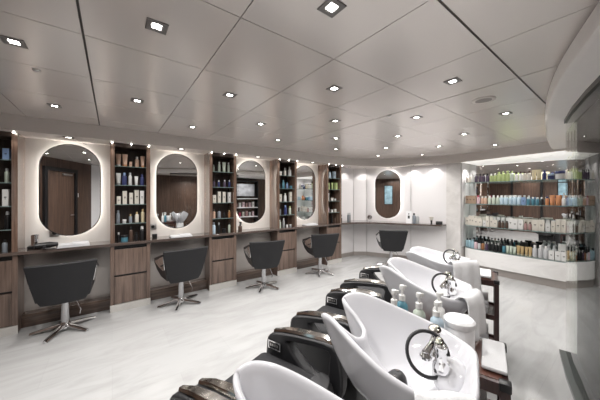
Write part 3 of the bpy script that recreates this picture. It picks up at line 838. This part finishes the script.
# towels draped over the rear rims
def drape(name, n_, lat, fwd, zr, deg, w0, w1, drop, label, seed, inside=.07, th=.008):
    """a towel over the rim point (lat, fwd, zr) of basin n_, hanging outward in local direction deg"""
    rnd = random.Random(seed)
    path = [(-inside, -.045), (-.03, -.004), (-.008, .012), (.012, .010), (.026, -.02), (.032, -drop*.35), (.034, -drop*.7), (.038, -drop)]
    P = catmull([(q[0], q[1], 0) for q in path], 4); n = 16; vs, fs = [], []
    ph = rnd.uniform(0, 6); L = len(P)
    for i, p in enumerate(P):
        t = i/(L-1); w = w0+(w1-w0)*t
        for k in range(n+1):
            u = -1+2*k/n
            amp = .009*max(0, t-.35)/.65
            out = p[0]+amp*math.sin(u*7+ph)-.05*u*u*w
            vs.append((u*w/2, -out, zr+p[1]+.004*math.sin(u*4+ph)-.02*u*u*(1 if t > .6 else .0)))
    for i in range(L-1):
        for k in range(n):
            a = i*(n+1)+k; fs.append((a, a+1, a+n+2, a+n+1))
    b = MB(); b.add(vs, fs); o = b.build(name, TOWEL, None, ang=80)
    m = o.modifiers.new('Solidify', 'SOLIDIFY'); m.thickness = th; m.offset = 1
    s = o.modifiers.new('Subdivision', 'SUBSURF'); s.levels = s.render_levels = 1
    q = NP[n_]+V*lat+U*fwd
    o.location = (q.x, q.y, 0); o.rotation_euler = (0, 0, ROW+R(deg+90))
    return tag(o, label, 'towel', 'towels over the basins')
drape('hand_towel', 1, -.195, -.385, .938, -155, .14, .16, .24, 'white towel draped over the back rim of the large basin', 1)
drape('hand_towel', 2, -.11, -.452, .936, -108, .19, .21, .17, 'white towel hanging down behind third basin beside the white tub', 2)
drape('hand_towel', 3, -.165, -.41, .943, -140, .20, .22, .2, 'white towel hanging over the back rim of the farthest basin', 3)

# dark wood trolleys
def make_trolley():
    r = empty('wooden_trolley', (0, 0, 0))
    w, d, h, p = .34, .47, .75, .032
    for x in (0, w-p):
        for y in (0, d-p):
            b = MB(); b.box(x, x+p, y, y+p, 0, h-.002); b.build('post', DARKWOOD, r, smooth=False, bev=.002)
            b = MB(); b.rbox(x-.003, x+p+.003, y-.003, y+p+.003, h-.028, h+.003, .003); b.build('corner_cap', BLKPL, r)
    b = MB(); b.box(p, w-p, .004, .004+.02, h-.05, h-.004); b.box(p, w-p, d-.024, d-.004, h-.05, h-.004); b.box(.004, .024, p, d-p, h-.05, h-.004); b.box(w-.024, w-.004, p, d-p, h-.05, h-.004)
    b.build('top_rail', DARKWOOD, r, smooth=False)
    b = MB(); b.box(.024, w-.024, .024, d-.024, h-.016, h-.002); b.build('top_board', REDWOOD, r, smooth=False)
    for z in (.44, .14):
        b = MB(); b.box(p, w-p, .004, .02, z-.02, z+.02); b.box(p, w-p, d-.02, d-.004, z-.02, z+.02); b.box(.004, .02, p, d-p, z-.02, z+.02); b.box(w-.02, w-.004, p, d-p, z-.02, z+.02)
        b.box(.02, w-.02, .02, d-.02, z-.012, z); b.build('shelf', DARKWOOD, r, smooth=False)
    return r
TR = R(17)
ta = make_trolley(); ta.location = (1.172, .283, 0); ta.rotation_euler = (0, 0, TR)
tag(ta, 'dark wooden trolley holding the white tub and pump bottles, beside the large basin', 'trolley', 'wooden trolleys')
tb = copy_tree(ta); tb.location = (2.54, .69, 0)
tag(tb, 'dark wooden trolley with folded towel on top, beside the farthest basin', 'trolley', 'wooden trolleys')
def on(t, x, y, z):
    p = Matrix.Rotation(TR, 3, 'Z') @ Vector((x, y, 0)); return (t.location.x+p.x, t.location.y+p.y, z)
def folded(name, sx, sy, layers, th, loc, rz, label, group, m=TOWEL):
    b = MB(); rnd = random.Random(label)
    for k in range(layers):
        j = rnd.uniform(-.006, .006)
        b.rbox(-sx/2+j, sx/2+j, -sy/2, sy/2, k*th, (k+1)*th-.001, min(.008, th*.4), 2)
    o = b.build(name, m); o.location = loc; o.rotation_euler = (0, 0, rz)
    return tag(o, label, 'towel', group)
folded('folded_towel', .25, .085, 1, .018, on(ta, .175, .047, .753), TR, 'white folded towel lying flat on trolley top behind the large basin', 'folded towels on trolleys')
folded('folded_towel', .26, .34, 1, .02, on(tb, .17, .22, .753), TR, 'white folded towel covering top of the far trolley', 'folded towels on trolleys')
folded('folded_towel', .24, .30, 3, .04, on(tb, .17, .22, .441), TR, 'stacked white towels on middle shelf of the far trolley', 'folded towels on trolleys')
folded('folded_towel', .24, .30, 3, .045, on(tb, .17, .22, .141), TR, 'stacked white towels on bottom shelf of the far trolley', 'folded towels on trolleys')
folded('folded_towel', .24, .30, 4, .04, on(ta, .17, .22, .441), TR, 'stacked white towels on middle shelf of the near trolley', 'folded towels on trolleys')
# white tub with lid
tub = empty('lidded_tub', on(ta, .142, .172, .751), -.3, 'white round plastic tub with screw lid and blue label on trolley', 'tub')
tub.scale = (1.08, 1.08, 1.1)
b = MB(); b.lathe([(.05, 0), (.054, .004), (.055, .10), (.052, .105)], 32); b.build('tub_body', WPLAST, tub)
b = MB(); b.lathe([(.056, .106), (.058, .11), (.058, .128), (.05, .136)], 32); b.build('tub_lid', WPLAST, tub)
b = MB(); rings = [[(.0556*math.cos(a), .0556*math.sin(a), z) for a in [R(-40+80*k/10) for k in range(11)]] for z in (.02, .085)]
b.loft(rings, cap=False, closed=False); b.build('tub_label', pcol('blue', PC['blue']), tub)
# pump bottles on the near trolley
for (x, y, c, h, lb) in [(1.082, .703, 'white', .26, 'white pump bottle at far left of the group beside large basin'), (1.145, .700, 'teal', .27, 'teal liquid pump bottle with white pump beside the large basin'),
        (1.140, .612, 'palegreen', .26, 'pale green pump bottle, third from left beside the large basin'), (1.175, .548, 'lightblue', .23, 'light blue pump bottle nearest the white tub'), (1.285, .59, 'white', .235, 'tall white pump bottle standing behind the light blue one')]:
    product('pump', c, 'white', h, (x, y, .7495), 1.2, lb, 'pump bottles on the trolley').scale = (.155, .155, h)

# ------------------------------------------------------------------ things on the counter
def magazine(x, y, rz, lb, n=3):
    b = MB()
    for k in range(n): b.rbox(-.14+.004*k, .14-.003*k, -.09, .09, k*.012, (k+1)*.012-.001, .004, 2)
    b.rbox(-.02, .13, -.07, .08, n*.012, n*.012+.009, .003, 2)
    o = b.build('folded_cape', TOWEL); o.location = (x, y, CT+.001); o.rotation_euler = (0, 0, rz); tag(o, lb, 'towel', 'folded capes on the counter')
magazine(-.36, 3.98, .05, 'folded white cape lying on counter under the first mirror')
magazine(.80, 3.98, .0, 'folded white cape lying on counter under the second mirror', 2)
magazine(3.20, 3.98, -.05, 'folded white cape lying on counter under the fourth mirror', 2)
cup = empty('tool_holder', (-.70, 4.08, CT), 0, 'steel cylinder tool holder on black base, counter beside the leftmost tower', 'holder')
b = MB(); b.rbox(-.055, .055, -.05, .05, 0, .03, .006); b.build('base', BLKPL, cup)
b = MB(); b.lathe([(.032, .03), (.033, .15), (.029, .15), (.029, .06)], 20); b.build('cup', CHROME, cup)
dr = empty('hair_dryer', (-.60, 3.985, CT), .3, 'black hair dryer lying on counter left of the folded cape', 'hair dryer')
b = MB(); b.lathe([(.026, -.09), (.034, -.05), (.036, .03), (.024, .08), (.02, .1)], 18, M=Matrix.Translation((0, 0, .037)) @ Matrix.Rotation(R(90), 4, 'Y')); b.build('barrel', BLKPL, dr)
b = MB(); b.tube([(-.01, 0, .03), (-.02, -.06, .02), (-.03, -.12, .016)], [.016, .014, .012]); b.build('handle', BLKPL, dr)
b = MB(); b.tube([(-.03, -.12, .016), (.05, -.11, .006), (.11, -.02, .006), (.10, .07, .006)], .004, 8); b.build('cord', BLKPL, dr)
def socket(x, lb):
    s = empty('wall_socket', (x, WY, .965), 0, lb, 'socket', 'wall sockets')
    b = MB(); b.rbox(-.045, .045, -.012, -.0005, 0, .085, .004); b.build('plate', STEEL, s)
    b = MB(); b.lathe([(.022, 0), (.022, .004)], 18, M=Matrix.Translation((0, -.012, .043)) @ Matrix.Rotation(R(90), 4, 'X')); b.build('outlet', BLKPL, s)
socket(-.635+.08, 'steel framed wall socket left of the first mirror'); socket(.47, 'steel framed wall socket right of the second tower')
for (x, y, lb) in [(.475, 4.05, 'small black plug adaptor on counter right of the second tower')]:
    b = MB(); b.rbox(-.03, .03, -.03, .03, 0, .06, .008); o = b.build('plug_adaptor', BLKPL); o.location = (x, y, CT); tag(o, lb, 'adaptor')
product('spray', 'brown', 'black', .16, (1.72, 4.0, CT), .4, 'dark round spray bottle on counter right of the third tower', 'bottles on the counter')
product('spray', 'black', 'black', .17, (4.16, 4.06, CT), .4, 'black spray bottle on corner counter beside the fifth tower', 'bottles on the corner counter')
product('slim', 'slate', 'silver', .20, (4.40, 4.05, CT), 0, 'grey canister standing on corner counter right of the spray bottle', 'bottles on the corner counter')
product('slim', 'grey', 'silver', .20, (4.47, 4.06, CT), 0, 'pale grey canister, second of the pair on the corner counter', 'bottles on the corner counter')
g = empty('magnifier_stand', (4.86, 3.80, CT), R(-60), 'round chrome vanity magnifier on short stem left of corner mirror', 'mirror')
b = MB(); b.lathe([(.05, 0), (.045, .008), (.008, .014), (.007, .06)], 20); b.build('stem', CHROME, g)
b = MB(); b.lathe([(.045, 0), (.055, .006), (.055, .02), (.045, .026)], 24, M=Matrix.Translation((0, .013, .095)) @ Matrix.Rotation(R(90), 4, 'X')); b.build('disc', CHROME, g)
pc = empty('display_card', (5.20, 3.02, CT), R(-62), 'folded white card with dark printed figures on corner counter', 'card')
b = MB(); b.loft([[(-.055, -.03, 0), (.055, -.03, 0), (.055, -.027, 0), (-.055, -.027, 0)], [(-.055, .002, .26), (.055, .002, .26), (.055, .005, .26), (-.055, .005, .26)]]); b.build('front_leaf', WPLAST, pc, smooth=False)
b = MB(); b.loft([[(-.055, .04, 0), (.055, .04, 0), (.055, .037, 0), (-.055, .037, 0)], [(-.055, .008, .26), (.055, .008, .26), (.055, .005, .26), (-.055, .005, .26)]]); b.build('rear_leaf', WPLAST, pc, smooth=False)
M = Matrix.Translation((0, -.0300, 0)) @ Matrix.Rotation(R(-7), 4, 'X')
b = MB(); b.lathe([(.014, 0), (.014, .002)], 14, M=M @ Matrix.Translation((.0, -.001, .20)) @ Matrix.Rotation(R(90), 4, 'X')); b.box(-.02, .02, -.003, -.001, .10, .165, M=M); b.build('printed_figure', BLKPL, pc)
product('bottle', 'slate', 'black', .22, (5.235, 2.92, CT), 0, 'dark bottle with pale cap right of the white card', 'bottles on the corner counter')
product('bottle', 'grey', 'white', .2, (5.27, 2.86, CT), 0, 'grey bottle right of the white card on the corner counter', 'bottles on the corner counter')
cu = empty('cream_cup', (5.38, 2.62, CT), 0, 'small cream shaded beaker on dark foot near end of corner counter', 'beaker')  # cup on a small foot, gives no light
b = MB(); b.lathe([(.022, 0), (.016, .02), (.02, .08)], 18); b.build('foot', BLKPL, cu)
b = MB(); b.lathe([(.025, .08), (.042, .15), (.038, .15), (.02, .085)], 20); b.build('bowl', pcol('cream', PC['cream']), cu)
bx = empty('tool_case', (5.46, 2.50, CT), R(-70), 'low black tool case at the end of the corner counter', 'case')
b = MB(); b.rbox(-.06, .06, -.05, .05, 0, .045, .006); b.build('case_body', BLKPL, bx)
b = MB(); b.rbox(-.06, .06, -.05, .05, .046, .062, .005); b.build('case_lid', BLKPL, bx)

# ------------------------------------------------------------------ shop shelf beyond the glass (seen in the third mirror)
rs = empty('retail_shelf', (4.1, -1.19, 0), 0, 'dark framed shop shelf behind glass partition, reflected in the third mirror', 'shelf unit')
for x in (-.62, .60):
    b = MB(); b.box(x, x+.03, 0, .32, 0, 2.05); b.build('upright', BLKPL, rs, smooth=False)
for z in (.25, .62, .98, 1.33, 2.02):
    b = MB(); b.box(-.59, .60, .01, .32, z, z+.025); b.build('shelf', WPLAST if z < 2 else BLKPL, rs, smooth=False)
b = MB(); b.box(-.5, .5, .2, .22, 1.45, 1.92); b.build('poster_panel', mat('grey photo print', (.42, .43, .46), .4, noise=.7, nscale=6), rs, smooth=False)
for zi, z in enumerate((.645, 1.005)):
    for k in range(8):
        c = ['rose', 'pink', 'white', 'red', 'cream', 'rose', 'white', 'pink'][(k+zi*3) % 8]
        product('box', c, c, .16+.05*((k*7+zi) % 3)/2, (3.58+.14*k, -1.02, z), R(180), '%s carton, %s along the %s shelf of the shop unit reflected in third mirror' % (c, ordn(k+1), ['lower', 'upper'][zi]), 'cartons on the shop shelf')
area('shop_fill', (4.1, -.5, SOF+.02), .3, 9)  # added fill without a fixture, lights the shop side of the glass
area('corridor_fill', (2.2, -.6, SOF+.02), .2, 20)  # added unseen fill, brightens the floor and wall behind the partition

# ------------------------------------------------------------------ camera, world, view
cam = bpy.data.cameras.new('camera'); co = link('camera', cam)
cam.sensor_width = 36; cam.lens = 36*253/600; cam.shift_y = -4/600; cam.clip_start = .02
co.location = (0, 0, CAMZ); co.rotation_euler = (R(90), 0, -math.atan2(.596, .803))
scn.camera = co
w = bpy.data.worlds.new('world'); scn.world = w; w.use_nodes = True
w.node_tree.nodes['Background'].inputs[0].default_value = (.5, .48, .46, 1)
w.node_tree.nodes['Background'].inputs[1].default_value = .0
scn.view_settings.view_transform = 'Standard'; scn.view_settings.look = 'None'; scn.view_settings.gamma = 1
scn.view_settings.use_curve_mapping = False
scn.view_settings.exposure = 0.0
cy = scn.cycles
cy.max_bounces = 10; cy.diffuse_bounces = 5; cy.glossy_bounces = 6; cy.transparent_max_bounces = 24; cy.transmission_bounces = 8
cy.use_denoising = True; cy.caustics_reflective = False; cy.caustics_refractive = False
cy.sample_clamp_indirect = 6
